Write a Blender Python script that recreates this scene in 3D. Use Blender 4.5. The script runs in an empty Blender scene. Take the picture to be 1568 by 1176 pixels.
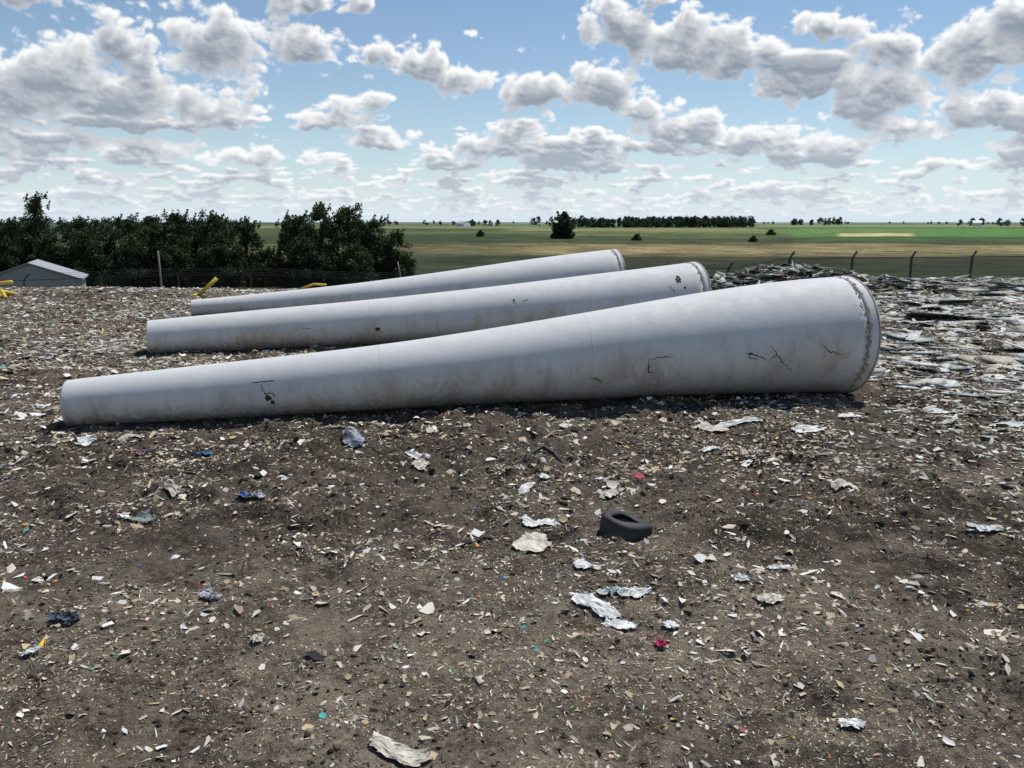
import bpy, math, random
import numpy as np
from mathutils import Vector
random.seed(4); rng=np.random.default_rng(7)
S=bpy.context.scene
R=math.radians

# ---------------------------------------------------------------- noise
def hsh(ix,iy,seed):
    ix=ix.astype(np.int64); iy=iy.astype(np.int64)
    h=(ix*374761393+iy*668265263+seed*1442695041)&0xffffffff
    h=((h^(h>>13))*1274126177)&0xffffffff
    h=(h^(h>>16))&0xffffffff
    return h/4294967295.0
def vn(x,y,seed=0):
    x=np.asarray(x,float); y=np.asarray(y,float)
    xi=np.floor(x); yi=np.floor(y); fx=x-xi; fy=y-yi
    u=fx*fx*(3-2*fx); v=fy*fy*(3-2*fy)
    a=hsh(xi,yi,seed); b=hsh(xi+1,yi,seed); c=hsh(xi,yi+1,seed); d=hsh(xi+1,yi+1,seed)
    return (a*(1-u)+b*u)*(1-v)+(c*(1-u)+d*u)*v
def fbm(x,y,o=4,seed=0):
    s=0;a=.5;t=0
    for i in range(o):
        s=s+a*vn(x*2**i+17.3*i,y*2**i-9.1*i,seed+i); t+=a; a*=.5
    return s/t
def sst(x,a,b):
    t=np.clip((x-a)/(b-a),0,1); return t*t*(3-2*t)

# ---------------------------------------------------------------- materials
def mat(name):
    m=bpy.data.materials.new(name); m.use_nodes=True
    nt=m.node_tree; b=nt.nodes['Principled BSDF']; return m,nt,b
def N(nt,t,**kw):
    n=nt.nodes.new(t)
    for k,v in kw.items(): setattr(n,k,v)
    return n
def math_(nt,op,a,b=None,c=None,clamp=False):
    n=nt.nodes.new('ShaderNodeMath'); n.operation=op; n.use_clamp=clamp
    for i,v in enumerate((a,b,c)):
        if v is None: continue
        if isinstance(v,(int,float)): n.inputs[i].default_value=v
        else: nt.links.new(v,n.inputs[i])
    return n.outputs[0]
def mixc(nt,f,a,b,blend='MIX'):
    n=nt.nodes.new('ShaderNodeMix'); n.data_type='RGBA'; n.blend_type=blend
    for s,v in ((n.inputs[0],f),(n.inputs[6],a),(n.inputs[7],b)):
        if isinstance(v,(int,float)): s.default_value=v
        elif isinstance(v,tuple): s.default_value=v if len(v)==4 else (*v,1)
        else: nt.links.new(v,s)
    return n.outputs[2]
def noise(nt,vec,scale,detail=4,rough=.5,out=0,dist=0):
    n=nt.nodes.new('ShaderNodeTexNoise'); n.inputs['Scale'].default_value=scale
    n.inputs['Detail'].default_value=detail; n.inputs['Roughness'].default_value=rough
    n.inputs['Distortion'].default_value=dist
    if vec is not None: nt.links.new(vec,n.inputs['Vector'])
    return n.outputs[out]
def maprange(nt,v,a,b,c=0,d=1,smooth=True):
    n=nt.nodes.new('ShaderNodeMapRange'); n.interpolation_type='SMOOTHSTEP' if smooth else 'LINEAR'
    nt.links.new(v,n.inputs[0])
    for i,x in zip((1,2,3,4),(a,b,c,d)): n.inputs[i].default_value=x
    return n.outputs[0]
def simple(name,col,rough=.7,metal=0,var=.25,scale=6):
    m,nt,b=mat(name)
    tc=N(nt,'ShaderNodeTexCoord')
    n=noise(nt,tc.outputs['Object'],scale,4)
    c=mixc(nt,n,tuple(x*(1-var) for x in col),tuple(min(1,x*(1+var)) for x in col))
    nt.links.new(c,b.inputs['Base Color']); b.inputs['Roughness'].default_value=rough
    b.inputs['Metallic'].default_value=metal
    return m

def ground_mat():
    m,nt,b=mat('ground_soil_and_fields')
    g=N(nt,'ShaderNodeNewGeometry'); P=g.outputs['Position']
    at=N(nt,'ShaderNodeAttribute',attribute_name='Col')
    mid=noise(nt,P,2.0,6,.68); fine=noise(nt,P,13,5,.72); vf=noise(nt,P,80,3,.7)
    c=mixc(nt,maprange(nt,mid,.36,.64),(.058,.045,.034),(.172,.141,.107))
    c=mixc(nt,maprange(nt,fine,.42,.72),c,(.25,.21,.165))
    c=mixc(nt,maprange(nt,fine,.44,.30,0,.7),c,(.034,.026,.020))
    c=mixc(nt,maprange(nt,vf,.58,.70,0,.85),c,(.42,.37,.29))
    c=mixc(nt,maprange(nt,vf,.42,.30),c,(.026,.020,.015))
    c=mixc(nt,1.0,c,at.outputs['Color'],'MULTIPLY')
    gn=noise(nt,P,.05,6,.7); gn2=noise(nt,P,.45,4,.75)
    gk=math_(nt,'MULTIPLY',maprange(nt,gn,.32,.68,.55,1.4),maprange(nt,gn2,.3,.7,.55,1.4))
    f=mixc(nt,1.0,at.outputs['Color'],gk,'MULTIPLY')
    c=mixc(nt,at.outputs['Alpha'],f,c)
    nt.links.new(c,b.inputs['Base Color']); b.inputs['Roughness'].default_value=.95
    b.inputs['Specular IOR Level'].default_value=.08
    h=math_(nt,'ADD',math_(nt,'MULTIPLY',fine,.06),math_(nt,'MULTIPLY',vf,.018))
    bp=N(nt,'ShaderNodeBump'); bp.inputs['Strength'].default_value=.95; bp.inputs['Distance'].default_value=1.0
    nt.links.new(math_(nt,'MULTIPLY',h,at.outputs['Alpha']),bp.inputs['Height']); nt.links.new(bp.outputs[0],b.inputs['Normal'])
    return m
def attr_mat(name,rough=.75,transl=0,bump=True,spec=.3,var=True):
    m,nt,b=mat(name)
    at=N(nt,'ShaderNodeAttribute',attribute_name='Col')
    c=at.outputs['Color']
    if var:
        g=N(nt,'ShaderNodeNewGeometry')
        n=noise(nt,g.outputs['Position'],9,4,.7)
        k=maprange(nt,n,.3,.7,.55,1.15)
        c=mixc(nt,1.0,c,k,'MULTIPLY')
        if bump:
            bp=N(nt,'ShaderNodeBump'); bp.inputs['Strength'].default_value=.4; bp.inputs['Distance'].default_value=.03
            nt.links.new(n,bp.inputs['Height']); nt.links.new(bp.outputs[0],b.inputs['Normal'])
    nt.links.new(c,b.inputs['Base Color']); b.inputs['Roughness'].default_value=rough
    b.inputs['Specular IOR Level'].default_value=spec
    if transl:
        t=N(nt,'ShaderNodeBsdfTranslucent'); nt.links.new(c,t.inputs['Color'])
        mx=N(nt,'ShaderNodeMixShader'); mx.inputs[0].default_value=transl
        nt.links.new(b.outputs[0],mx.inputs[1]); nt.links.new(t.outputs[0],mx.inputs[2])
        nt.links.new(mx.outputs[0],nt.nodes['Material Output'].inputs[0])
    return m
def blade_mat():
    m,nt,b=mat('weathered_blade_paint')
    tc=N(nt,'ShaderNodeTexCoord'); O=tc.outputs['Object']
    mp=N(nt,'ShaderNodeMapping'); mp.inputs['Scale'].default_value=(1.5,.5,.9); nt.links.new(O,mp.inputs[0])
    streak=noise(nt,mp.outputs[0],1.5,7,.68,dist=.8)
    mp2=N(nt,'ShaderNodeMapping'); mp2.inputs['Scale'].default_value=(5.5,1.2,.7); nt.links.new(O,mp2.inputs[0])
    drip=noise(nt,mp2.outputs[0],1.3,5,.6)
    blot=noise(nt,O,.7,5,.6); fine=noise(nt,O,9,5,.7); mot=noise(nt,O,3.2,5,.6)
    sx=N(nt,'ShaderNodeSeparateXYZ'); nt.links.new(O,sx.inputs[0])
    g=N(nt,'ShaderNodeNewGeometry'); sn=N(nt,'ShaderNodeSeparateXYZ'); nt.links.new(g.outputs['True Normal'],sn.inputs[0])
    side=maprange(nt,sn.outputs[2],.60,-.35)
    c=mixc(nt,maprange(nt,mot,.3,.75,0,.6),(.665,.66,.65),(.585,.58,.57))
    st=math_(nt,'MULTIPLY',maprange(nt,streak,.44,.62),maprange(nt,blot,.40,.55))
    c=mixc(nt,math_(nt,'MULTIPLY',st,math_(nt,'MULTIPLY_ADD',side,.62,.05)),c,(.38,.32,.22))
    c=mixc(nt,math_(nt,'MULTIPLY',maprange(nt,drip,.50,.70),math_(nt,'MULTIPLY',side,.30)),c,(.30,.27,.22))
    c=mixc(nt,math_(nt,'MULTIPLY',maprange(nt,blot,.46,.60),math_(nt,'MULTIPLY',side,.38)),c,(.47,.42,.32))
    c=mixc(nt,math_(nt,'MULTIPLY',maprange(nt,sn.outputs[2],.0,-.95),.45),c,(.17,.155,.135))  # painted shade: downward-facing shell darkened to contrast with the lit top
    dirt_and_shade=math_(nt,'MULTIPLY',maprange(nt,fine,.36,.64),maprange(nt,sx.outputs[2],.50,.0))  # soil grime low on the shell, made stronger to deepen the shaded bottom
    c=mixc(nt,math_(nt,'MULTIPLY',dirt_and_shade,.8),c,(.13,.105,.08))
    sp=noise(nt,O,30,2,.6)
    c=mixc(nt,math_(nt,'MULTIPLY',maprange(nt,sp,.70,.76),.45),c,(.15,.13,.11))
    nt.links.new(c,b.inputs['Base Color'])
    nt.links.new(maprange(nt,mot,.3,.7,.6,.75),b.inputs['Roughness'])
    b.inputs['Specular IOR Level'].default_value=.2
    bp=N(nt,'ShaderNodeBump'); bp.inputs['Strength'].default_value=.08; bp.inputs['Distance'].default_value=.1
    nt.links.new(mot,bp.inputs['Height']); nt.links.new(bp.outputs[0],b.inputs['Normal'])
    return m

M_ground=ground_mat()
M_deb=attr_mat('debris_fragments',.9,0,True,.12)
M_chip=attr_mat('small_fragments',.85,0,False,.15,False)
M_leaf=attr_mat('leaves',.6,.22,False,.2,False)
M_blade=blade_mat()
M_crack=simple('crack_dark',(.04,.034,.028),.95)
M_rust=simple('grime_brown',(.28,.215,.155),.9,var=.55,scale=5)
M_flange=simple('flange_grey',(.50,.50,.48),.6,var=.12,scale=5)
M_inner=simple('blade_inner_fibreglass',(.22,.23,.19),.8)
M_bark=simple('bark',(.07,.055,.04),.9)
M_tyre=simple('tyre_rubber',(.030,.030,.031),.7,var=.6,scale=12)
M_yel=simple('yellow_paint',(.62,.42,.04),.5,var=.2)
M_steel=simple('weathered_steel',(.045,.045,.045),.7,.2)
M_pole=simple('weathered_wood_pole',(.20,.18,.16),.8)
M_roof=simple('metal_roof',(.34,.35,.36),.5,var=.12,scale=1)
M_wall=simple('shed_wall',(.36,.35,.33),.7,var=.12,scale=1)
M_dark=simple('dark_opening',(.03,.03,.03),.8)
M_white=simple('white_siding',(.7,.7,.7),.7,var=.08)

def link(o): S.collection.objects.link(o); return o
def mesh_obj(name,V,F,mats,cols=None,smooth=False,parent=None,fm=None):
    me=bpy.data.meshes.new(name); me.from_pydata([tuple(v) for v in V],[],F)
    for m in (mats if isinstance(mats,list) else [mats]): me.materials.append(m)
    if fm: me.polygons.foreach_set('material_index',fm)
    if cols is not None:
        a=me.color_attributes.new('Col','FLOAT_COLOR','POINT'); a.data.foreach_set('color',np.asarray(cols,np.float32).ravel())
    if smooth: me.polygons.foreach_set('use_smooth',[True]*len(me.polygons))
    me.update(); o=link(bpy.data.objects.new(name,me))
    if parent: o.parent=parent
    return o
def np_mesh(name,V,F,k,mats,cols=None,smooth=False):
    me=bpy.data.meshes.new(name); me.vertices.add(len(V)); me.vertices.foreach_set('co',V.astype(np.float32).ravel())
    me.loops.add(F.size); me.loops.foreach_set('vertex_index',F.astype(np.int32).ravel())
    me.polygons.add(len(F)); me.polygons.foreach_set('loop_start',np.arange(0,F.size,k,dtype=np.int32))
    me.polygons.foreach_set('loop_total',np.full(len(F),k,dtype=np.int32))
    if smooth: me.polygons.foreach_set('use_smooth',np.ones(len(F),bool))
    me.materials.append(mats); me.update(calc_edges=True)
    if cols is not None:
        a=me.color_attributes.new('Col','FLOAT_COLOR','POINT'); a.data.foreach_set('color',cols.astype(np.float32).ravel())
    return link(bpy.data.objects.new(name,me))
def empty(name,loc=(0,0,0)):
    e=bpy.data.objects.new(name,None); e.location=loc; return link(e)

# ---------------------------------------------------------------- terrain
def off_plateau(x,y):
    ye=45+.15*x+3.0*(fbm(x/9.,y*0+3.3,3,5)-.5)
    d=np.maximum(y-ye,np.maximum(np.abs(x)-75,-y-60))
    return sst(d,0,20)
def height(x,y):
    x=np.asarray(x,float); y=np.asarray(y,float)
    s=off_plateau(x,y); k=1-s; r=np.hypot(x,y)
    z=.20*(fbm(x/5,y/5,3,11)-.5)+.22*(fbm(x/1.1,y/1.1,3,21)-.5)
    m=sst(fbm(x/2.6,y/2.6,3,31),.40,.62)
    near=np.clip(1.35-r/45,0,1)
    z=z+near*(.05+.16*m)*(fbm(x/.26,y/.26,4,41)-.5)
    z=z+near*.32*np.maximum(fbm(x/.55,y/.45,2,51)-.52,0)*(.25+m)
    for (c,a,w_) in ((-1.6,.22,.30),(.8,.22,.30)):
        d=x-c-a*y+.25*np.sin(y*.5); z=z-near*.05*np.exp(-(d/w_)**2)*(.5+fbm(x/.8,y/.3,2,66))
    z=z+1.1*np.exp(-((x-15.0)**2/16+(y-44)**2/10))+.45*np.exp(-((x-27)**2/100+(y-45)**2/14))
    z=z+.35*np.exp(-((x+22)**2/160+(y-40)**2/8))
    z=z*k-6*s+s*(1.6*(fbm(x/220,y/220,3,61)-.5))
    return z
def build_ground():
    th=np.concatenate([np.arange(-180,-44,3.0),np.arange(-44,44,.15),np.arange(44,180,3.0)])
    r1=3.6*1.0055**np.arange(0,int(math.log(72/3.6)/math.log(1.0055))+1)
    r2=r1[-1]*1.028**np.arange(1,int(math.log(22000/72)/math.log(1.028))+2)
    r=np.concatenate([[.3,1,1.8,2.6,3.2],r1,r2])
    T,RR=np.meshgrid(np.radians(th),r); X=(RR*np.sin(T)).ravel(); Y=(RR*np.cos(T)).ravel()
    Z=height(X,Y)
    V=np.stack([X,Y,Z],1); nT=len(th); nR=len(r)
    i=np.arange(nR-1)[:,None]; j=np.arange(nT)[None,:]; j2=(j+1)%nT
    F=np.stack([i*nT+j,i*nT+j2,(i+1)*nT+j2,(i+1)*nT+j],-1).reshape(-1,4)
    F=F[:,::-1]
    s=off_plateau(X,Y)
    w=1.0-.32*np.exp(-((Y-13.0-.2*X)/2.8)**2)+.42*np.exp(-((Y-5.5)/2.6)**2)*np.exp(-((X+.3)/3.0)**2)
    w*=1-.55*sst(fbm(X/1.3,Y/1.3,4,77),.50,.62)*(.40+.6*sst(X,0.0,3))  # dark soil patches, stronger at right; shading of lumps put into the tint
    w*=.6+.8*fbm(X/3.5,Y/3.5,4,79)
    dirt_and_shade=np.stack([w,w*.985,w*.965],1)
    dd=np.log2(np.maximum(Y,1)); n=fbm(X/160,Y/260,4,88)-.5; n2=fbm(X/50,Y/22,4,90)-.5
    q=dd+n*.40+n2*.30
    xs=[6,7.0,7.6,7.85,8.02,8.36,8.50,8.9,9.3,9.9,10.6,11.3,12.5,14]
    cs=np.array([(.030,.036,.015),(.026,.033,.013),(.032,.038,.016),(.045,.048,.020),(.25,.205,.095),(.23,.185,.085),(.060,.068,.028),(.045,.065,.024),(.085,.11,.04),(.13,.145,.055),(.075,.12,.045),(.14,.18,.08),(.14,.18,.12),(.18,.22,.20)])  # farthest colours paled and desaturated: distance haze painted into the fields
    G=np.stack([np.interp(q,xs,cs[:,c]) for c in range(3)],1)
    q1=X/np.maximum(Y,1)
    left=sst(-q1,-.09,.05)[:,None]
    G=G*(1-left)+left*(G*.35+.65*np.array([.050,.060,.026]))
    def patch(x0,x1,y0,y1,col,a=.9,e=.06):
        nonlocal G
        wv=(n2*.12)
        k=sst(q1,x0-e*.3,x0+e*.3)*(1-sst(q1,x1-e*.3,x1+e*.3))
        k*=sst(Y*(1+wv*.3),y0,y0*1.06)*(1-sst(Y*(1+wv*.3),y1*.95,y1)); k=(k*a)[:,None]
        G=G*(1-k)+k*np.array(col)
    patch(.36,1.2,400,520,(.055,.105,.026),.9)
    patch(.34,1.2,520,1300,(.095,.21,.05),.95)
    patch(.16,.5,700,1100,(.14,.20,.06),.8)
    patch(.0,.3,900,1250,(.25,.22,.10),.85)
    patch(.40,.49,540,720,(.52,.44,.23),.98,.02)
    patch(.18,.30,480,520,(.30,.26,.12),.8)
    patch(.04,.16,560,640,(.20,.19,.08),.7)
    patch(-.15,.1,640,900,(.09,.15,.05),.8)
    patch(-.4,.05,1250,1700,(.26,.25,.12),.8)
    patch(-.4,.2,1800,2600,(.12,.21,.08),.8)
    patch(.3,1.2,1500,2200,(.28,.28,.14),.8)
    patch(.1,.6,2300,3300,(.11,.22,.09),.8)
    patch(-.2,.4,3500,5500,(.32,.32,.19),.7)
    A=1-sst(s,.02,.35)
    col=np.where(A[:,None]>.5,dirt_and_shade,G)
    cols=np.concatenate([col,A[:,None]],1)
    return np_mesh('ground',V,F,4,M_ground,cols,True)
build_ground()

# ---------------------------------------------------------------- blades
BL=[]
def build_blade(st,zr=.26,holes=(),cracks=()):
    st=np.array(st,float); s=np.concatenate([[0],np.cumsum(np.hypot(np.diff(st[:,0]),np.diff(st[:,1])))])
    L=s[-1]; deg=min(4,len(st)-1)
    pr=np.polyfit(s,st[:,3]/2,deg); pz=np.polyfit(s,st[:,2],min(3,deg))
    dx,dy=(st[-1,:2]-st[0,:2])/np.hypot(*(st[-1,:2]-st[0,:2]))
    sid=np.array([dy,-dx,0.])
    if sid[1]>0: sid=-sid
    def frame(t):
        rr=np.polyval(pr,t); z=np.polyval(pz,t)+rr
        return np.array([st[0,0]+dx*t,st[0,1]+dy*t,z]),rr
    def surf(t,phi,off=0):
        c,rr=frame(t); rr+=off
        wob=1+.004*math.sin(2*phi+t*.7)+.003*math.sin(3*phi-t*1.3)
        return c+sid*rr*wob*math.sin(phi)+np.array([0,0,1])*rr*wob*math.cos(phi)
    root=empty('wind_turbine_blade')
    t_end=L-zr
    def lathe(name,prof,m,seg=112,smooth=True,jit=0):
        V=[];F=[]
        for (t,off) in prof:
            for k in range(seg):
                a=2*math.pi*k/seg; V.append(surf(t,a,off+(jit*(random.random()-.5) if jit else 0)))
        for i in range(len(prof)-1):
            for k in range(seg):
                k2=(k+1)%seg; F.append((i*seg+k,(i+1)*seg+k,(i+1)*seg+k2,i*seg+k2))
        o=mesh_obj(name,V,F,m,smooth=smooth,parent=root)
        p=o.data.polygons[len(F)//2]; c,_=frame(prof[(len(F)//2)//seg][0])
        if (p.center-Vector(c)).dot(p.normal)<0: o.data.flip_normals()
        return o
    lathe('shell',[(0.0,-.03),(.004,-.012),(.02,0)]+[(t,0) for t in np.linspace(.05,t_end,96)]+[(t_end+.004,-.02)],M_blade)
    lathe('seam_groove',[(t_end-.002,-.012),(t_end+.03,-.012)],M_rust,jit=.004)
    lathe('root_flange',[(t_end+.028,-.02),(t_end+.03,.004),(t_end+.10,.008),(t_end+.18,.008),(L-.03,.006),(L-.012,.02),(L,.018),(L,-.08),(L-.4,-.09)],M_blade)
    lathe('rust_line_outer',[(L-.034,.012),(L-.016,.022)],M_rust,jit=.014)
    lathe('inner_wall',[(0.0,-.031),(.0,-.07)]+[(t,-.075) for t in np.linspace(.05,L-.05,30)],M_inner,seg=48)
    for fr in (.36,.62): lathe('joint_line',[(L*fr,.0015),(L*fr+.01,.002)],M_flange)
    V=[];F=[]
    for k in range(40):
        a=2*math.pi*k/40; c=surf(L-.0,a,-.03)
        ax=np.array([dx,dy,0]); b=len(V); up=np.array([0,0,1.])
        for e in (0,.05):
            for q in range(6):
                w=q*math.pi/3; V.append(c+ax*e+.018*(math.cos(w)*sid+math.sin(w)*up))
        for q in range(6): F.append((b+q,b+(q+1)%6,b+6+(q+1)%6,b+6+q))
        F.append(tuple(b+6+q for q in range(6)))
    mesh_obj('root_studs',V,F,M_flange,parent=root)
    V=[];F=[]
    for k in range(150):
        t=t_end+random.gauss(-.0,.045); a=random.uniform(-.6,2.3); w=random.uniform(.01,.05); hgt=random.uniform(.01,.08)/1.2
        b=len(V)
        for (du,dv) in ((-1,-1),(1,-.6),(.8,1),(-.7,.7)): V.append(surf(t+du*w*.5,a+dv*hgt*.5,.012+random.random()*.012))
        F.append((b,b+1,b+2,b+3))
    mesh_obj('laminate_flakes',V,F,M_rust,parent=root)
    def t_of(x): return (x-st[0,0])/dx
    V=[];F=[]
    for cr in cracks:
        pts=[]
        for (x0,p0),(x1,p1) in zip(cr[:-1],cr[1:]):
            for q in range(6):
                f=q/6; pts.append((t_of(x0+(x1-x0)*f)+random.uniform(-.014,.014),R(p0+(p1-p0)*f)+random.uniform(-.014,.014)))
        pts.append((t_of(cr[-1][0]),R(cr[-1][1])))
        b=len(V); n=len(pts)
        for i,(t,p) in enumerate(pts):
            w=(.0080*math.sin(math.pi*(i+.6)/(n+.2))+.0018)*random.uniform(.4,1.6)
            j=pts[min(i+1,n-1)]; h=pts[max(i-1,0)]
            du=j[0]-h[0]; _,rr=frame(t); dv=(j[1]-h[1])*rr; ln=math.hypot(du,dv)+1e-6
            nu,nv=-dv/ln,du/ln/rr
            V.append(surf(t+nu*w,p+nv*w,.004)); V.append(surf(t-nu*w,p-nv*w,.004))
        for i in range(n-1): F.append((b+2*i,b+2*i+1,b+2*i+3,b+2*i+2))
    for (x,p,rad,sq) in holes:
        t=t_of(x); b=len(V); _,rr=frame(t); K=18
        for k in range(K):
            a=2*math.pi*k/K; q=rad*random.uniform(.6,1.1); V.append(surf(t+math.cos(a)*q*sq,R(p)+math.sin(a)*q/rr,.006))
        F.append(tuple(range(b,b+K)))
    if V: mesh_obj('cracks',V,F,M_crack,parent=root)
    BL.append((st[0,:2],st[-1,:2],st[:,3].max()/2,st[0,3]/2))
    return root
def yl(x): return 15.73+.2*x
b1=[(-8.0,.84,.0),(-5.89,1.0,0),(-3.56,1.166,.05),(-1.09,1.41,.08),(1.62,1.764,.09),(3.78,2.097,.08),(5.54,2.336,.04),(7.12,2.50,0)]
build_blade([(x,yl(x),z-.02,d) for x,d,z in b1],
  cracks=[[(2.44,91),(2.7,90),(2.93,90.5)],[(2.44,91),(2.46,99),(2.47,107),(2.62,107)],
          [(4.4,93),(4.5,95),(4.68,99),(4.9,105)],[(4.4,93),(4.45,98),(4.6,101)],[(4.85,87),(5.0,97),(5.15,106),(5.4,117)],[(5.0,97),(4.85,101)],
          [(-4.8,68),(-4.42,68)],[(-4.66,72),(-4.6,90),(-4.5,103),(-4.42,122)],[(-4.6,90),(-4.45,92),(-4.42,100)],
          [(5.9,90),(6.1,97),(6.35,100)],[(1.3,108),(1.5,112),(1.62,120)]],
  holes=[(-4.55,100,.06,1),(-4.47,110,.045,1),(4.46,94,.03,2)])
def y2(x): return 25.1+.29*x
b2=[(-10.1,.95),(-6.38,1.21),(-2.87,1.49),(.33,1.75),(2.45,1.96),(4.4,2.18),(6.05,2.33)]
build_blade([(x,y2(x),-.03,d) for x,d in b2],
  cracks=[[(4.7,60),(4.85,70),(4.8,80)],[(-.2,60),(-.1,66)],[(.1,62),(.3,60)],[(-6.2,85),(-5.9,88)],[(-4.2,95),(-4.0,110)]],
  holes=[(5.05,50,.15,.7),(5.2,66,.05,1),(-.15,58,.04,1),(-4.1,100,.06,1.6)])
def y3(x): return 31.2+.283*(x+12.4)
b3=[(-12.45,.66),(-7.6,1.06),(-2.3,1.66),(2,2.2),(4.56,2.45)]
build_blade([(x,y3(x),-.03,d) for x,d in b3])

def near_blade(x,y,pad):
    k=np.zeros(len(x),bool)
    for p0,p1,r1,r0 in BL:
        d=p1-p0; L2=d@d; t=((x-p0[0])*d[0]+(y-p0[1])*d[1])/L2
        tt=np.clip(t,0,1); dist=np.hypot(x-p0[0]-tt*d[0],y-p0[1]-tt*d[1])
        k|=dist<(r0+(r1-r0)*tt)*.55+pad
    return k

# ---------------------------------------------------------------- debris
PAL=np.array([(.70,.64,.53),(.80,.78,.72),(.58,.48,.36),(.42,.32,.21),(.27,.21,.145),(.16,.125,.09),(.40,.39,.35),(.045,.04,.035),(.55,.43,.26),
              (.06,.14,.45),(.08,.42,.38),(.6,.08,.12),(.7,.28,.05),(.65,.48,.07),(.10,.34,.12)])
def pick(n,w):
    w=np.array(w,float); w/=w.sum(); c=PAL[rng.choice(len(PAL),n,p=w)]
    return np.clip(c*rng.uniform(.75,1.15,(n,1)),0,.82)
W_MIX=[11,6,14,14,12,9,5,5,11,.12,.18,.12,.1,.12,.08]
W_WHT=[26,28,14,6,4,3,8,2,6,.2,.25,.12,.1,.12,.1]
W_COL=[0,0,0,0,0,0,0,0,0,3,3,2,1.5,2,1.5]
def rotm(n,tilt):
    yaw=rng.uniform(0,2*np.pi,n); a=rng.normal(0,tilt,n); b=rng.normal(0,tilt,n)
    cy,sy=np.cos(yaw),np.sin(yaw); ca,sa=np.cos(a),np.sin(a); cb,sb=np.cos(b),np.sin(b)
    def M(rows): return np.stack([np.stack(r,-1) for r in rows],-2)
    o=np.ones(n); z=np.zeros(n)
    Rz=M([[cy,-sy,z],[sy,cy,z],[z,z,o]]); Rx=M([[o,z,z],[z,ca,-sa],[z,sa,ca]]); Ry=M([[cb,z,sb],[z,o,z],[-sb,z,cb]])
    return Rz@Rx@Ry
def frustum_pts(n,y0,y1,clump=.0,seed=3,pw=1.0,sc=1.2,lo=.42,hi=.62):
    X=[];Y=[];c=0
    while c<n:
        m=n*3; y=y0+(y1-y0)*rng.random(m)**pw; x=rng.uniform(-1,1,m)*(.78*y+2)
        keep=rng.random(m)<(.78*y+2)/(.78*y1+2)
        if clump:
            f=sst(fbm(x/sc,y/sc,4,seed),lo,hi); keep&=rng.random(m)<(1-clump)+clump*f
        X.append(x[keep]);Y.append(y[keep]);c+=keep.sum()
    return np.concatenate(X)[:n],np.concatenate(Y)[:n]
def thin_chips(sets):
    VV=[];FF=[];CC=[];base=0
    for x,y,size,asp,col,tilt in sets:
        n=len(x); ang=np.array([0,55,125,180,235,305])*np.pi/180
        a=ang[None]+rng.uniform(-.4,.4,(n,6)); rad=rng.uniform(.5,1.1,(n,6))
        lx=np.cos(a)*rad*size[:,None]; ly=np.sin(a)*rad*(size*asp)[:,None]
        lz=-np.abs(ly)*rng.uniform(-.6,.7,(n,1))+rng.normal(0,.05,(n,6))*size[:,None]
        P=np.stack([lx,ly,lz],-1); P=np.einsum('nij,nkj->nki',rotm(n,tilt),P)
        z=height(x,y)+size*tilt*.4+.003
        P+=np.stack([x,y,z],-1)[:,None,:]
        VV.append(P.reshape(-1,3)); b=base+np.arange(n)*6
        FF.append(np.stack([np.stack([b,b+1,b+2,b+3],1),np.stack([b+3,b+4,b+5,b],1)],1).reshape(-1,4))
        c=np.repeat(col,6,0); CC.append(np.concatenate([c,np.ones((len(c),1))],1)); base+=n*6
    return np.concatenate(VV),np.concatenate(FF),np.concatenate(CC)
def S_(x,y,s0,s1,W,tilt=.3,sl=.45,pad=None):
    if pad is not None:
        k=~near_blade(x,y,pad); x=x[k];y=y[k]
    n=len(x); size=np.exp(np.log(s0)+(np.log(s1)-np.log(s0))*rng.random(n)**1.3); asp=np.where(rng.random(n)<sl,rng.uniform(.06,.22,n),rng.uniform(.35,.9,n))
    return (x,y,size,asp,pick(n,W),tilt)
sets=[]
sets.append(S_(*frustum_pts(110000,3.6,11,.86,3),.005,.022,W_MIX,.42,.72))
sets.append(S_(*frustum_pts(60000,3.8,20,.88,9),.012,.055,W_MIX,.40,.68))
sets.append(S_(*frustum_pts(10000,3.8,20,.90,15),.018,.075,W_WHT,.32,.5))
sets.append(S_(*frustum_pts(5200,6,22,.95,16,1.0,.9,.50,.66),.03,.13,W_WHT,.28,.45,.1))
sets.append(S_(*frustum_pts(400,3.8,22,.6,17),.010,.045,W_COL,.3,.4))
sets.append(S_(*frustum_pts(60000,11,30,.82,21,1.0,2.0),.02,.09,W_MIX,.36,.55,.05))
sets.append(S_(*frustum_pts(40000,18,47,.8,27,1.0,3.0),.04,.16,W_MIX,.3,.5,.05))
sets.append(S_(*frustum_pts(22000,13,47,.85,33,1.0,3.0),.035,.18,W_WHT,.28,.45,.1))
V,F,C=thin_chips(sets)
np_mesh('scattered_debris',V,F,4,M_chip,C)
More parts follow.
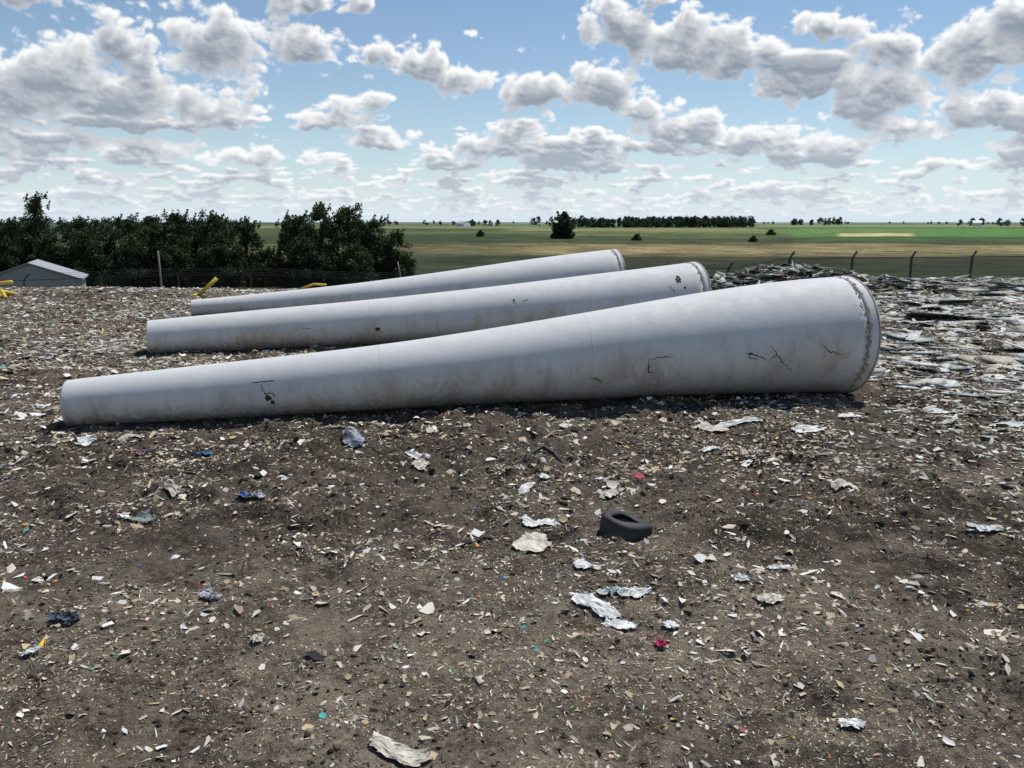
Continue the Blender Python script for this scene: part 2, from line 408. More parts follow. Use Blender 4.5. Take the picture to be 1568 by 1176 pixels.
def slabs(name,x,y,size,asp,col,tilt,th):
    n=len(x); K=7; ang=np.linspace(0,2*np.pi,K,endpoint=False)
    a=ang[None]+rng.uniform(-.42,.42,(n,K)); rad=rng.uniform(.4,1.15,(n,K))
    lx=np.cos(a)*rad*size[:,None]; ly=np.sin(a)*rad*(size*asp)[:,None]
    lz=(lx/size[:,None])**2*size[:,None]*rng.uniform(-.08,.08,(n,1))+rng.normal(0,.012,(n,K))*size[:,None]
    top=np.stack([lx,ly,lz+th[:,None]],-1); bot=np.stack([lx*.98,ly*.98,lz],-1)
    P=np.concatenate([top,bot,top.mean(1,keepdims=True)+np.array([0,0,1])*rng.normal(0,.02,(n,1,1))*size[:,None,None]],1)
    P=np.einsum('nij,nkj->nki',rotm(n,tilt),P)
    z=height(x,y)+size*asp*tilt*.4
    P+=np.stack([x,y,z],-1)[:,None,:]
    m=2*K+1; b=np.arange(n)*m; F=[]
    for k in range(K):
        k2=(k+1)%K
        F.append(np.stack([b+2*K,b+k,b+k2],1)); F.append(np.stack([b+k,b+K+k,b+k2],1)); F.append(np.stack([b+k2,b+K+k,b+K+k2],1))
    F=np.concatenate(F); c=np.repeat(col,m,0)
    return np_mesh(name,P.reshape(-1,3),F,3,M_deb,np.concatenate([c,np.ones((len(c),1))],1))
def region(n,f,xr,yr):
    X=[];Y=[];c=0
    while c<n:
        x=rng.uniform(*xr,20000); y=rng.uniform(*yr,20000); k=rng.random(20000)<f(x,y); X.append(x[k]);Y.append(y[k]); c+=k.sum()
    return np.concatenate(X)[:n],np.concatenate(Y)[:n]
GW=np.array([(.62,.63,.58),(.70,.70,.66),(.54,.56,.50),(.44,.45,.39),(.76,.75,.72),(.34,.31,.25),(.60,.55,.44)])
def gcol(n): return np.clip(GW[rng.integers(0,len(GW),n)]*rng.uniform(.8,1.12,(n,1)),0,.82)
fr=lambda x,y: sst(x+.35*(y-17)-7.6+2*(fbm(x/2,y/2,3,5)-.5)*2,-1.0,2.6)*sst(y,9.5,14.5)*sst(fbm(x/3,y/3,3,8),.2,.48)
xs=[];ys=[];sz=[]
def add(n,f,xr,yr,s0,s1):
    a,b=region(n,f,xr,yr); xs.append(a);ys.append(b);sz.append(np.exp(rng.uniform(np.log(s0),np.log(s1),n)))
add(24000,fr,(6,42),(10,50),.05,.30)
add(4800,lambda x,y:fr(x,y)*sst(y,13.5,21),(7,42),(14,50),.30,.85)
add(420,lambda x,y:fr(x,y)*sst(y,18,28),(10,42),(18,50),.8,1.8)
add(2600,lambda x,y: sst(x,3,8)*sst(y,9,12),(3,16),(9,17),.035,.16)
fl=lambda x,y: sst(-x,5,12)*sst(y,15,21)*sst(fbm(x/3,y/2,3,18),.44,.6)
add(8000,fl,(-36,-5),(15,42),.045,.28)
add(1800,lambda x,y: sst(y-14-.2*x,1,4)*(x<8),(-12,10),(14,42),.04,.16)
add(1200,lambda x,y:sst(-np.abs(y-43-.13*x),-3,0),(-34,36),(36,50),.1,.5)
xs=np.concatenate(xs);ys=np.concatenate(ys);sz=np.concatenate(sz)
xm,ym=frustum_pts(520,5.5,20,.85,44); xs=np.append(xs,xm);ys=np.append(ys,ym); sz=np.append(sz,np.exp(rng.uniform(np.log(.035),np.log(.11),520)))
k=~near_blade(xs,ys,.3+sz*.6); xs,ys,sz=xs[k],ys[k],sz[k]
n=len(xs)
slabs('torn_fibreglass_sheets',xs,ys,sz,rng.uniform(.14,.7,n),gcol(n),.085,np.clip(sz*.03,.004,.015))
# darker heap of greenish scrap behind the second blade
xp,yp=region(1500,lambda x,y:np.exp(-((x-15.0)**2/14+(y-43.3)**2/7)),(8,23),(37,48)); sp_=np.exp(rng.uniform(np.log(.12),np.log(.75),1500))
HC=np.array([(.16,.17,.14),(.24,.26,.22),(.09,.085,.07),(.34,.36,.31),(.50,.50,.45),(.12,.10,.08)])
slabs('scrap_heap',xp,yp,sp_,rng.uniform(.15,.7,1500),HC[rng.integers(0,6,1500)]*rng.uniform(.8,1.2,(1500,1)),.30,np.clip(sp_*.05,.005,.03))
def clods(name,x,y,size,col):
    t=(1+5**.5)/2; I=np.array([(-1,t,0),(1,t,0),(-1,-t,0),(1,-t,0),(0,-1,t),(0,1,t),(0,-1,-t),(0,1,-t),(t,0,-1),(t,0,1),(-t,0,-1),(-t,0,1)])/1.9
    FI=np.array([(0,11,5),(0,5,1),(0,1,7),(0,7,10),(0,10,11),(1,5,9),(5,11,4),(11,10,2),(10,7,6),(7,1,8),(3,9,4),(3,4,2),(3,2,6),(3,6,8),(3,8,9),(4,9,5),(2,4,11),(6,2,10),(8,6,7),(9,8,1)])
    n=len(x); P=I[None]*rng.uniform(.5,1.25,(n,12,1))*size[:,None,None]*rng.uniform(.55,1.25,(n,1,3))*np.array([1,1,.65])
    P=np.einsum('nij,nkj->nki',rotm(n,.3),P)+np.stack([x,y,height(x,y)+size*.05],-1)[:,None,:]
    F=(np.arange(n)*12)[:,None,None]+FI[None]
    c=np.repeat(col,12,0)
    return np_mesh(name,P.reshape(-1,3),F.reshape(-1,3),3,M_deb,np.concatenate([c,np.ones((len(c),1))],1))
x1,y1=frustum_pts(15000,3.8,14,.95,51); x2,y2_=frustum_pts(8000,10,40,.85,57,1.0,2.5)
x=np.append(x1,x2);y=np.append(y1,y2_); size=np.append(np.exp(rng.uniform(np.log(.006),np.log(.034),15000)),np.exp(rng.uniform(np.log(.02),np.log(.09),8000)))
DC=np.array([(.16,.125,.092),(.11,.085,.063),(.22,.18,.135),(.06,.047,.036)])
clods('soil_clods',x,y,size,DC[rng.integers(0,4,len(x))]*rng.uniform(.8,1.2,(len(x),1)))

def crumple(name,x,y,lx,ly,yaw,col,crum=.05,seed=0,col2=None):
    r_=np.random.default_rng(seed); G=14; V=[];F=[];C=[]; keep={}
    c,s=math.cos(yaw),math.sin(yaw)
    for i in range(G):
        for j in range(G):
            u=i/(G-1)*2-1; v=j/(G-1)*2-1
            rr=float(vn(np.array(u*2.2+seed),np.array(v*2.2),seed)); e=1.0-.25*rr
            uu=u*lx*.5*e+r_.normal(0,.008); vv=v*ly*.5*(.75+.5*float(vn(np.array(u*2.+9),np.array(seed*1.),seed)))+r_.normal(0,.008)
            px=x+c*uu-s*vv; py=y+s*uu+c*vv
            h=float(height(px,py))+.025+crum*abs(2*float(fbm(np.array(u*1.7+seed),np.array(v*1.7),3,seed))-1)*1.6
            V.append((px,py,h)); q=r_.uniform(.9,1.08)
            cc=col if (col2 is None or float(vn(np.array(u*2.),np.array(v*2.+3),seed+5))<.5) else col2
            C.append((cc[0]*q,cc[1]*q,cc[2]*q,1)); keep[(i,j)]=math.hypot(u,v)<.95+.5*float(vn(np.array(u*3+5.),np.array(v*3.),seed))
    for i in range(G-1):
        for j in range(G-1):
            if keep[(i,j)] and keep[(i+1,j+1)] and keep[(i+1,j)]: F.append((i*G+j,(i+1)*G+j,(i+1)*G+j+1,i*G+j+1))
    return mesh_obj(name,V,F,M_deb,C)
Wt=(.80,.80,.76); Tn=(.66,.61,.50)
sheet=[(.33,9.35,.52,.26,.1,Wt,.03),(.25,8.75,.5,.36,1.2,Tn,.03),(.78,7.05,.62,.2,-.75,Wt,.03),(.98,6.75,.4,.16,-.2,Wt,.03),(1.2,7.3,.36,.18,.3,Wt,.05),
 (-1.5,12.2,.55,.22,-.5,Wt,.05),(-1.38,11.7,.35,.25,1.4,Tn,.04),(.78,8.1,.28,.18,-.4,Wt,.03),(2.85,7.97,.27,.12,-.1,Wt,.02),(2.5,7.2,.3,.2,.4,Tn,.03),(2.3,7.55,.2,.1,.1,Wt,.03),
 (2.52,5.35,.22,.13,-.4,Wt,.02),(3.9,14.05,1.25,.22,-.12,Wt,.03),(3.5,13.75,.7,.4,.5,Tn,.05),(-.78,4.95,.55,.16,-.35,Tn,.03),(1.42,6.62,.16,.1,.3,Wt,.02),
 (-4.55,9.2,.5,.18,.05,(.30,.34,.32),.03),(-4.4,9.9,.3,.35,.9,(.46,.42,.36),.07),(-3.6,12.7,.4,.2,.4,Tn,.04),(4.4,10.2,.35,.25,.3,Tn,.04),(5.6,9.0,.4,.15,-.5,Wt,.03),(-2.2,6.4,.14,.12,0,Tn,.03),(-4.0,6.1,.18,.1,.3,Wt,.03),(1.3,10.3,.3,.3,.3,Tn,.05),(3.1,12.2,.5,.16,.8,Wt,.03),(.2,10.6,.4,.12,1.0,Wt,.02),(-6.4,13.2,.6,.25,.2,Tn,.04),
 (5.2,13.6,.7,.3,.1,Wt,.03),(6.3,14.6,.6,.3,.7,Wt,.03),(-3.0,13.6,.5,.2,.1,Tn,.03),(-6.9,12.8,.5,.2,.5,Wt,.03),(8.4,15.2,.9,.35,-.3,Wt,.04),(7.6,13.6,.6,.25,.5,Tn,.04),(9.3,14.2,.9,.3,-.6,Wt,.03)]
for i,(x,y,a,b,yw,c,cr) in enumerate(sheet): crumple('torn_plastic_sheet',x,y,a,b,yw,c,cr,i+3)
crumple('discarded_rag',-3.36,9.9,.42,.22,.1,(.6,.6,.63),.07,91,(.10,.17,.42))
crumple('discarded_rag',-3.98,6.6,.32,.18,-.3,(.04,.045,.055),.05,92,(.12,.16,.22))
crumple('discarded_rag',1.02,7.35,.22,.16,.5,(.6,.66,.66),.05,93,(.14,.42,.42))
crumple('discarded_rag',1.28,6.35,.09,.12,.5,(.6,.08,.18),.04,94)
crumple('discarded_rag',-2.95,7.3,.3,.14,-.6,(.5,.5,.53),.06,95)
crumple('discarded_rag',-2.6,12.9,.5,.3,.2,(.45,.48,.54),.07,96,(.10,.11,.13))
crumple('discarded_rag',-4.9,12.3,.35,.15,.2,(.10,.18,.42),.05,97,(.08,.4,.36))
crumple('discarded_rag',-5.9,12.4,.25,.12,.2,(.12,.45,.40),.05,98,(.5,.12,.2))

# ---------------------------------------------------------------- tube helper
def tube(name,pts,r,m,parent=None,seg=10):
    pts=[Vector(p) for p in pts]; V=[];F=[]
    rs=r if isinstance(r,(list,tuple)) else [r]*len(pts)
    for i,p in enumerate(pts):
        d=(pts[min(i+1,len(pts)-1)]-pts[max(i-1,0)]).normalized()
        a=d.orthogonal().normalized() if i==0 else (a-d*a.dot(d)).normalized(); b=d.cross(a)
        for k in range(seg):
            w=2*math.pi*k/seg; V.append(p+(a*math.cos(w)+b*math.sin(w))*rs[i])
    for i in range(len(pts)-1):
        for k in range(seg): F.append((i*seg+k,i*seg+(k+1)%seg,(i+1)*seg+(k+1)%seg,(i+1)*seg+k))
    F.append(tuple(range(seg))[::-1]); F.append(tuple((len(pts)-1)*seg+k for k in range(seg)))
    return mesh_obj(name,V,F,m,smooth=True,parent=parent)
def tyre():
    root=empty('car_tyre',(1.36,9.05,float(height(1.36,9.05))+.045)); root.rotation_euler=(R(3),R(9),R(25))
    prof=[(.185,-.085),(.195,-.11),(.215,-.128),(.25,-.132),(.288,-.120),(.306,-.098),(.313,-.06),(.316,0),(.313,.06),(.306,.095),(.288,.112),(.25,.120),(.215,.114),(.195,.10),(.185,.08),(.20,.075),(.23,.09),(.27,.085),(.29,.03),(.29,-.03),(.27,-.09),(.22,-.10),(.20,-.08)]
    seg=120;V=[];F=[];n=len(prof)
    for k in range(seg):
        a=2*math.pi*k/seg
        sq=1-.07*math.sin(a*2+.6); sag=.5*max(0,math.cos(a-.15))**2; pin=.5*max(0,math.cos(a+1.9))**4
        for i,(r,z) in enumerate(prof):
            if 5<=i<=9 and k%3==0 and i!=7: r-=.012
            if i in(6,8): r-=.006
            if z>0: z=z*(1-sag); r=r-(pin*.12 if i>9 else 0)
            V.append((math.cos(a)*r*sq,math.sin(a)*r/sq*.96,z))
    for k in range(seg):
        for i in range(n): F.append((k*n+i,((k+1)%seg)*n+i,((k+1)%seg)*n+(i+1)%n,k*n+(i+1)%n))
    mesh_obj('tyre_carcass',V,F,M_tyre,smooth=True,parent=root)
    V=[(0,0,-.09)];F=[];sg=40
    for k in range(sg):
        a=2*math.pi*k/sg; V.append((.27*math.cos(a),.27*math.sin(a),-.085+random.uniform(-.01,.01)))
    for k in range(sg): F.append((0,1+k,1+(k+1)%sg))
    mesh_obj('soil_in_hub',V,F,simple('soil_shaded',(.05,.04,.03),.95),parent=root)  # soil coloured dark to paint the shade of a deep tyre hole
tyre()
def hz(x,y): return float(height(x,y))
tube('rubber_hose',[(x,y,hz(x,y)+o) for x,y,o in [(.2,11.6,.0),(.28,11.95,.06),(.48,12.2,.08),(.66,12.1,.07),(.74,11.85,.0)]],.04,M_tyre)
e=empty('yellow_steel_beam')
tube('beam',[(-15.0,38.5,.15),(-14.1,38.6,.95)],[.13,.13],M_yel,e,4); tube('bracket',[(-15.0,38.5,.15),(-15.3,38.4,.05)],[.13,.2],M_yel,e,6)
e=empty('yellow_pipe_frame'); 
for i,p in enumerate([[(-25.4,38,.2),(-24.6,38,.5),(-23.4,38,.25)],[(-24.9,37.6,.1),(-24.3,38.3,.75),(-23.7,38.3,.8)],[(-23.4,37.2,.15),(-24.2,38.2,.45)],[(-25.4,37.2,.1),(-23.7,37.3,.25)]]): tube('pipe_%d'%i,p,.10,M_yel,e,8)
tube('yellow_pipe',[(-10.6,40,.3),(-9.9,40.3,.55),(-9.3,40.5,.5)],.06,M_yel)

# ---------------------------------------------------------------- fence
def fence():
    root=empty('chain_link_fence'); V=[];F=[]
    xs=[-46+4.3*i for i in range(23)]
    yf=lambda x: 51.5+.13*x
    tops=[]
    def box(p,q,r):
        p=Vector(p);q=Vector(q);d=(q-p).normalized();a=d.orthogonal().normalized();b_=d.cross(a);b=len(V)
        for e in (p,q):
            for k in range(6): V.append(e+(a*math.cos(k*math.pi/3)+b_*math.sin(k*math.pi/3))*r)
        for k in range(6): F.append((b+k,b+(k+1)%6,b+6+(k+1)%6,b+6+k))
        F.append(tuple(b+6+k for k in range(6)))
    for x in xs:
        y=yf(x); z=float(height(x,y)); top=max(z+2.0,1.25 if x>15 else z+2.0)
        lean=random.uniform(-.08,.08); tops.append((x+lean,y,top)); th_=.085 if x>12 else .05
        box((x,y,z-.3),(x+lean,y,top),th_); box((x+lean,y,top),(x+lean+.30,y+.12,top+.40),th_*.8)
    for i in range(len(xs)-1):
        a,b=tops[i],tops[i+1]
        box(a,b,.02)
        for j,(o,h) in enumerate(((.1,.12),(.19,.26),(.28,.38))): box((a[0]+o,a[1]+.04,a[2]+h),(b[0]+o,b[1]+.04,b[2]+h),.008)
    mesh_obj('posts_and_wires',V,F,M_steel,parent=root)
    m,nt,b=mat('chain_link_mesh'); g=N(nt,'ShaderNodeNewGeometry'); sx=N(nt,'ShaderNodeSeparateXYZ'); nt.links.new(g.outputs['Position'],sx.inputs[0])
    u=math_(nt,'PINGPONG',math_(nt,'ADD',sx.outputs[0],sx.outputs[2]),.035); v=math_(nt,'PINGPONG',math_(nt,'SUBTRACT',sx.outputs[0],sx.outputs[2]),.035)
    w=math_(nt,'LESS_THAN',math_(nt,'MINIMUM',u,v),.0016)
    b.inputs['Base Color'].default_value=(.04,.04,.04,1); t=N(nt,'ShaderNodeBsdfTransparent'); mx=N(nt,'ShaderNodeMixShader')
    nt.links.new(w,mx.inputs[0]);nt.links.new(t.outputs[0],mx.inputs[1]);nt.links.new(b.outputs[0],mx.inputs[2]);nt.links.new(mx.outputs[0],nt.nodes['Material Output'].inputs[0])
    V=[];F=[]
    for i,(x,y,t) in enumerate(tops): V+= [(x,y-.05,float(height(x,y))-.1),(x,y-.05,t)]
    for i in range(len(tops)-1): F.append((2*i,2*i+2,2*i+3,2*i+1))
    mesh_obj('wire_mesh',V,F,m,parent=root)
fence()
tube('wooden_pole',[(-20.6,47.5,-.9),(-20.65,47.5,1.95)],[.06,.045],M_pole)
tube('marker_post',[(-6.6,49,-.5),(-6.9,49,1.25)],.04,M_pole)

# ---------------------------------------------------------------- trees
def leafmesh(clumps,per,ls,flat=.8):
    VV=[];CC=[]
    for (c,r,tone) in clumps:
        n=max(6,int(per*r*r)); d=rng.normal(0,1,(n,3)); d/=np.linalg.norm(d,axis=1,keepdims=True)
        p=np.array(c)+d*(r*rng.random((n,1))**.45)*np.array([1,1,flat])
        u=rng.normal(0,1,(n,3)); u/=np.linalg.norm(u,axis=1,keepdims=True); w=np.cross(u,rng.normal(0,1,(n,3))); w/=np.linalg.norm(w,axis=1,keepdims=True)
        s=ls*rng.uniform(.6,1.4,(n,1))
        q=np.stack([p-u*s,p-w*s*.55,p+u*s,p+w*s*.55],1); VV.append(q.reshape(-1,3))
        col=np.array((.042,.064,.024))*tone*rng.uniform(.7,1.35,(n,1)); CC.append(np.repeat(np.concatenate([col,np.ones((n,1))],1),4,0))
    V=np.concatenate(VV);C=np.concatenate(CC);F=np.arange(len(V)).reshape(-1,4)
    return V,F,C
def tree_parts(H,W,kind,seed):
    r=random.Random(seed); clumps=[]; limbs=[]
    n=95 if kind!='spire' else 80
    for i in range(n):
        f=r.random()**.95; z=H*(.04+.92*f)
        prof={'round':math.sin(math.pi*min(1,(.16+.84*f)**.8))**.5,'spire':(1-f)**.75+.08,'shrub':(1-f**2.2)**.5}[kind]
        a=r.uniform(0,6.283); rr=W*.5*prof*r.uniform(.3,1.0)
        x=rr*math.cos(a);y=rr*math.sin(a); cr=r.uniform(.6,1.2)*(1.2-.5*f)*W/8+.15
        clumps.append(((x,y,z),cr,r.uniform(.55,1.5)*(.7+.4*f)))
        if i%5==0: limbs.append((x*.85,y*.85,z-.2))
    for i in range(11):
        a=r.uniform(0,6.28); q=W*.32*r.random(); z0=H*r.uniform(.82,.98)
        for k in range(4): clumps.append(((q*math.cos(a)+k*.12,q*math.sin(a),z0+k*.30),.42-.08*k,1.1))
    return clumps,limbs
def make_tree(name,x,y,H,W,kind,seed,per=105,ls=.18):
    z0=float(height(x,y))
    root=empty(name,(x,y,z0-.1)); cl,lm=tree_parts(H,W,kind,seed)
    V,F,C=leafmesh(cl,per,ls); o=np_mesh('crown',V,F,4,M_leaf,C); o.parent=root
    th=H*.018+.06
    tube('trunk',[(0,0,0),(.1,.05,H*.25),(.0,.1,H*.55),(.1,0,H*.88)],[th,th*.8,th*.5,th*.15],M_bark,root,8)
    for i,l in enumerate(lm):
        b=Vector((.05,.05,max(.6,l[2]*.55))); e=Vector(l); mid=(b+e)/2+Vector((0,0,.25))
        tube('limb_%d'%i,[b,mid,e],[th*.4,th*.25,th*.08],M_bark,root,5)
    return root
TT=[(-88,132,10.6,8.5,'round'),(-81,133,10.2,8,'round'),(-75.3,130,14.0,6.4,'spire'),(-68.5,131,10.0,8.5,'round'),(-62.5,134,10.4,8.5,'round'),(-57,130,10.6,8.5,'round'),
    (-52.6,129,11.2,8,'round'),(-47.3,130,11.2,8,'round'),(-42.8,131,10.2,7,'shrub'),(-36.8,134,10.2,5.5,'spire'),(-33.8,130,11.0,7.5,'round'),(-30,128,12.4,8.5,'round'),(-26.0,130,12.2,8.5,'round'),(-22.2,131,10.4,7.5,'shrub'),(-18.3,129,8.0,6,'shrub'),
    (-72,127,7.4,7,'shrub'),(-66,126,8.4,7,'shrub'),(-45,126,8.2,8,'shrub'),(-31,124,7.5,7,'shrub'),(-58,126,7.5,8,'shrub'),(-51,125,6.8,7,'shrub'),(-24,124,6.5,7,'shrub'),(-78,126,7,7,'shrub'),(-85,127,8,8,'shrub'),(-38,127,5.5,6,'shrub')]
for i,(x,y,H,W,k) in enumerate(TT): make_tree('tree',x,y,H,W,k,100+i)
make_tree('tree',28.5,458,14.8,13,'round',200,per=50,ls=.42)
for i,(x,y,H,W) in enumerate([(64,420,2.6,5),(190,600,3.5,7),(118,400,2.2,4.5),(-20,520,3.4,6)]):
    make_tree('bush',x,y,H,W,'shrub',300+i,per=30,ls=.32)
def tree_mass(name,items,per,ls,haze=0.):
    cl=[]
    for (x,y,H,W) in items:
        z0=float(height(x,y))
        for k in range(16):
            f=random.random(); a=random.uniform(0,6.28); rr=W*.45*math.sin(math.pi*(.15+.8*f))*random.random()**.5
            cl.append(((x+rr*math.cos(a),y+rr*math.sin(a),z0+H*(.12+.8*f)),W*random.uniform(.13,.24),random.uniform(.55,1.3)))
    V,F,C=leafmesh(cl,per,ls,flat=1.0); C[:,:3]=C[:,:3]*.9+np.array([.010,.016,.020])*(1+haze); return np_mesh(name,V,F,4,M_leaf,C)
it=[]
for i in range(150):
    f=random.random(); x=125+f*300; it.append((x,1400+random.uniform(0,160),random.uniform(15,20)*(1 if f>.2 else .9),random.uniform(12,18)))
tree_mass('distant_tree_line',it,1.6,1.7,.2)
it=[(random.uniform(-330,-150),430+random.uniform(-10,40),random.uniform(9.5,12.5),random.uniform(8,12)) for i in range(70)]
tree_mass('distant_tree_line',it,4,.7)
it=[]
for (u,y,n,H,sp) in [(-.036,2000,8,15,60),(.045,1700,5,20,35),(.078,1500,4,22,20),(.36,2600,6,22,60),(.385,2500,3,24,30),(.40,2800,3,26,20),(.60,1900,10,18,110),(.635,1700,5,22,40),(-.11,2600,6,14,120),(.45,3600,20,13,900),(.15,4000,20,13,1500),(-.3,3000,20,15,1500)]:
    for i in range(n): it.append((u*y+random.uniform(-sp,sp),y+random.uniform(-20,20),H*random.uniform(.7,1.1),H*random.uniform(.7,1.1)))
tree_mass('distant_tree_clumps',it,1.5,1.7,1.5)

# ---------------------------------------------------------------- buildings
def shed(name,x,y,w,l,he,hp,yaw,mw,mr,door=True):
    z=float(height(x,y)); root=empty(name,(x,y,z-.2)); root.rotation_euler=(0,0,yaw)
    a,b=w/2,l/2
    V=[(-a,-b,0),(a,-b,0),(a,b,0),(-a,b,0),(-a,-b,he),(a,-b,he),(a,b,he),(-a,b,he),(0,-b,hp),(0,b,hp)]
    mesh_obj('walls',V,[(0,1,5,8,4),(1,2,6,5),(2,3,7,9,6),(3,0,4,7)],mw,parent=root)
    o=.35; dz=(hp-he)/a*o
    for sgn,nm in ((-1,'roof_left'),(1,'roof_right')):
        P=[(0,-b-o,hp+.04),(sgn*(a+o),-b-o,he-dz+.04),(sgn*(a+o),b+o,he-dz+.04),(0,b+o,hp+.04)]
        V=P+[(p[0],p[1],p[2]+.12) for p in P]
        mesh_obj(nm,V,[(0,1,2,3),(4,7,6,5),(0,4,5,1),(1,5,6,2),(2,6,7,3),(3,7,4,0)],mr,parent=root)
    if door:
        mesh_obj('door',[(-1.3,-b-.02,0),(1.3,-b-.02,0),(1.3,-b-.02,he*.8),(-1.3,-b-.02,he*.8)],[(0,1,2,3)],M_roof,parent=root)
        mesh_obj('side_window',[(a+.02,-1,1.4),(a+.02,.2,1.4),(a+.02,.2,2.2),(a+.02,-1,2.2)],[(0,1,2,3)],M_dark,parent=root)
    return root
shed('metal_shed',-51.9,88,9.2,8,4.0,5.7,R(24),M_wall,M_roof)
shed('farm_building',-110,1850,40,18,7,12,R(70),M_white,M_roof,False)
shed('farm_building',-50,2000,40,16,6,10,R(80),M_white,M_white,False)
shed('farm_building',1050,1850,30,18,8,13,R(60),M_white,M_white,False)

# ---------------------------------------------------------------- sun, sky
el=62; az=40
tosun=Vector((math.sin(R(az))*math.cos(R(el)),math.cos(R(az))*math.cos(R(el)),math.sin(R(el))))
sd=bpy.data.lights.new('sun','SUN'); sd.energy=4.0; sd.angle=R(.53); sd.color=(1,.965,.91)
so=link(bpy.data.objects.new('sun',sd)); so.rotation_euler=tosun.to_track_quat('Z','Y').to_euler()
w=bpy.data.worlds.new('World'); S.world=w; w.use_nodes=True; nt=w.node_tree
bg=nt.nodes['Background']; STR=.10; bg.inputs[1].default_value=STR
sky=N(nt,'ShaderNodeTexSky'); sky.sky_type='NISHITA'; sky.sun_disc=False; sky.sun_elevation=R(el); sky.sun_rotation=R(az)
sky.air_density=1.0; sky.dust_density=.0; sky.ozone_density=2.0
tc=N(nt,'ShaderNodeTexCoord'); sp=N(nt,'ShaderNodeSeparateXYZ'); nt.links.new(tc.outputs['Generated'],sp.inputs[0])
A=math_(nt,'MULTIPLY',math_(nt,'ARCTAN2',sp.outputs[0],sp.outputs[1]),57.2958)
hh=math_(nt,'SQRT',math_(nt,'ADD',math_(nt,'MULTIPLY',sp.outputs[0],sp.outputs[0]),math_(nt,'MULTIPLY',sp.outputs[1],sp.outputs[1])))
E=math_(nt,'MULTIPLY',math_(nt,'ARCTAN2',sp.outputs[2],hh),57.2958)
cb=N(nt,'ShaderNodeCombineXYZ')
nt.links.new(math_(nt,'ADD',math_(nt,'DIVIDE',A,360.),.5),cb.inputs[0]); nt.links.new(math_(nt,'DIVIDE',E,30.),cb.inputs[1])
# cumulus: azimuth, elevation, half-width, half-height in degrees
BLOB=[(-19,10.6,3.6,2.0),(-13.7,10.7,3.0,1.3),(-24.3,9.8,2.5,1.5),(-27.9,8.4,3,1.5),(-30.5,7,2.5,1.4),(-25,7,3.3,1.4),(-20,6.9,2.8,1.3),(-13.7,13.8,2,.8),(-30,12.8,2.6,.6),
(-8.6,10.9,.9,.9),(-6,10,2.2,1.0),(-3.2,9.2,2.0,.9),(2,8.5,2.4,1.3),(6,8.6,2.6,1.3),(8.8,7.2,2,.8),(7.3,12.5,2.3,1.6),(11.6,11,3,1.7),(15,9.8,2.0,1.1),
(19.4,8.5,3,1.2),(23.2,7.3,2.6,1.2),(20.6,11.6,2,.8),(23.6,10.6,2.2,1.1),(29,9.4,3,1.8),(31,10.9,2,1.5),(-12.4,6.5,2.4,.5),(-8.5,5.4,2,.5),(-2,4.9,1.7,.8),(2.5,4.4,2.2,.7),
(11.6,5.9,2.4,1.0),(15.8,5.2,2.2,.8),(25.5,5.6,3,.9),(30,6.2,2.4,1.0),(-29.3,4.5,3,.7),(-23.5,4.2,3,.7),(-17,4.0,2.5,.6),(21.3,4.6,2.5,.7),(7,4.6,1.6,.6)]
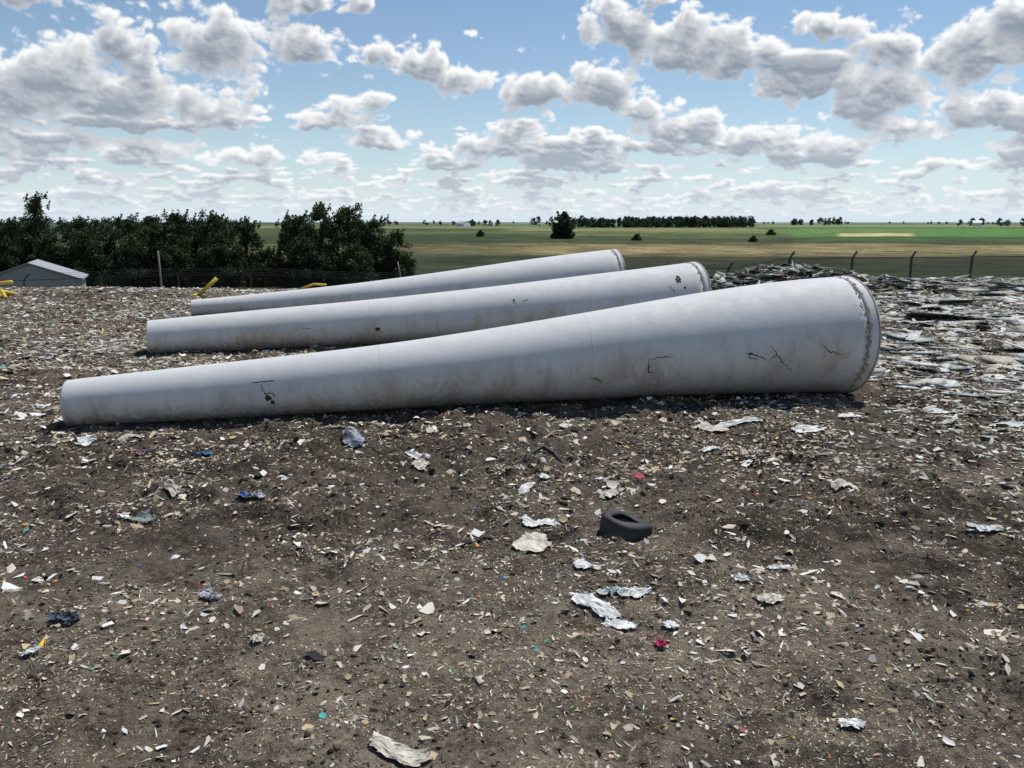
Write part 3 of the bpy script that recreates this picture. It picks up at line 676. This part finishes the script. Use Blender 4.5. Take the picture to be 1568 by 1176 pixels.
def cloud_map():
    ppd=15; Wd=360*ppd; Ht=30*ppd
    aa=(np.arange(Wd)+.5)/ppd-180; ee=(np.arange(Ht)+.5)/ppd
    AA,EE=np.meshgrid(aa,ee)
    def billow(x,y,o,seed,rough=.55):
        s=0;a=1;t=0
        for i in range(o):
            c_,s_=math.cos(i*.9),math.sin(i*.9); X=(x*c_-y*s_)*2**i; Y=(x*s_+y*c_)*2**i
            s=s+a*np.abs(2*vn(X+7.7*i,Y+3.1*i,seed+i)-1); t+=a; a*=rough
        return s/t
    c0,c1=int((180-45)*ppd),int((180+45)*ppd); sl=slice(c0,c1)
    a_=AA[:,sl]; e_=EE[:,sl]
    wx=(fbm(a_*.35,e_*.5,3,201)-.5)*1.6+(fbm(a_*1.3,e_*1.5,5,211)-.5)*1.6
    wy=(fbm(a_*.35,e_*.5,3,221)-.5)*.8+(fbm(a_*1.3,e_*1.5,5,231)-.5)*1.1
    A1=a_+wx; E1=e_+wy
    cur=np.full(a_.shape,9.)
    for (a,e,ra,re) in BLOB:
        dy=(E1-e); dy=np.where(dy>0,dy/(re*1.3),dy/(re*.80)); cur=np.minimum(cur,np.hypot((A1-a)/(ra*1.18),dy))
    bil=billow(a_*.6,e_*.85,6,241,.62)
    D=np.full(AA.shape,-2.)
    D[:,sl]=1.10-cur+.9*(fbm(a_*.6,e_*.8,5,251)-.5)+1.5*(bil-.37)
    B=np.zeros(AA.shape)+.37; B[:,sl]=bil
    for (sx_,sy_,e0,e1,e2,e3,thr,seed) in ((.20,.50,5,7,30,40,.625,300),(.32,1.0,2.6,3.6,6.0,8.0,.505,320),(.7,2.4,.9,1.7,3.4,4.6,.475,340),(1.5,5.5,.1,.6,1.5,2.2,.47,360)):
        r0=max(0,int((e0-.3)*ppd)); r1=min(Ht,int((e3+.1)*ppd)); rs=slice(r0,r1)
        A_=AA[rs];E_=EE[rs]
        bl=billow(A_*sx_*2.2,E_*sy_*1.8,5,seed+9,.6)
        n=fbm(A_*sx_,E_*sy_,4,seed)+.30*(bl-.36)
        win=sst(E_,e0,e1)*(1-sst(E_,e2,e3))
        d=(n-thr)*6.0-(1-win)*2.4
        up=d>D[rs]; D[rs]=np.where(up,d,D[rs]); B[rs]=np.where(up,bl,B[rs])
    T=np.clip(D,0,1.2)
    Sh=np.zeros_like(T)
    for k in range(1,20):
        sft=np.zeros_like(T); sft[:-k]=T[k:]; sft=np.roll(sft,-(k//3),1); Sh+=sft/ppd
    rel=T-(np.roll(T,-3,0)+np.roll(np.roll(T,-2,0),-2,1))*.5
    Lm=np.clip(1.05*np.exp(-2.6*Sh)+.38*np.exp(-3.2*T)+.55*rel*np.clip(T*2,0,1)+.15*(B-.37),0,1)
    lowk=np.exp(-EE/3.2)[...,None]
    grey=np.array([.27,.315,.385])*(1-lowk)+np.array([.62,.69,.78])*lowk
    white=np.array([1.0,1.0,1.0])
    col=grey+(white-grey)*Lm[...,None]
    al=sst(D,-.04,.34)*(.98-.26*np.exp(-EE/2))
    hc=np.array([.66,.78,.89]); h=.92*np.exp(-EE/3.6)+.08*np.exp(-EE/14)
    col=col*(1-.4*lowk**2)+hc*.4*lowk**2
    ao=al+(1-al)*h
    rgb=(al[...,None]*col+((1-al)*h)[...,None]*hc)/np.maximum(ao,1e-4)[...,None]
    px=np.concatenate([rgb,ao[...,None]],-1).astype(np.float32)
    im=bpy.data.images.new('cumulus_cloud_map',Wd,Ht,alpha=True,float_buffer=True)
    im.colorspace_settings.name='Non-Color'; im.alpha_mode='CHANNEL_PACKED'
    im.pixels.foreach_set(px.ravel()); im.update(); im.pack()
    return im
it_=N(nt,'ShaderNodeTexImage'); it_.image=cloud_map(); it_.extension='EXTEND'; it_.interpolation='Cubic'
nt.links.new(cb.outputs[0],it_.inputs[0])
alpha=math_(nt,'MULTIPLY',it_.outputs['Alpha'],maprange(nt,E,24,29.5,1,0))
cc=mixc(nt,1.0,it_.outputs['Color'],(1/STR,1/STR,1/STR,1),'MULTIPLY')
skc=mixc(nt,1.0,sky.outputs[0],(.92,.96,.98,1),'MULTIPLY')
nt.links.new(mixc(nt,alpha,skc,cc),bg.inputs[0])

# ---------------------------------------------------------------- camera
cd=bpy.data.cameras.new('camera'); cd.sensor_width=36; cd.angle=2*math.atan(784/1231); cd.clip_end=40000; cd.clip_start=.05
co=link(bpy.data.objects.new('camera',cd)); co.location=(0,0,3.6); co.rotation_euler=(R(90-11.4),0,0)
S.camera=co
S.view_settings.view_transform='Standard'; S.view_settings.look='None'; S.view_settings.exposure=0
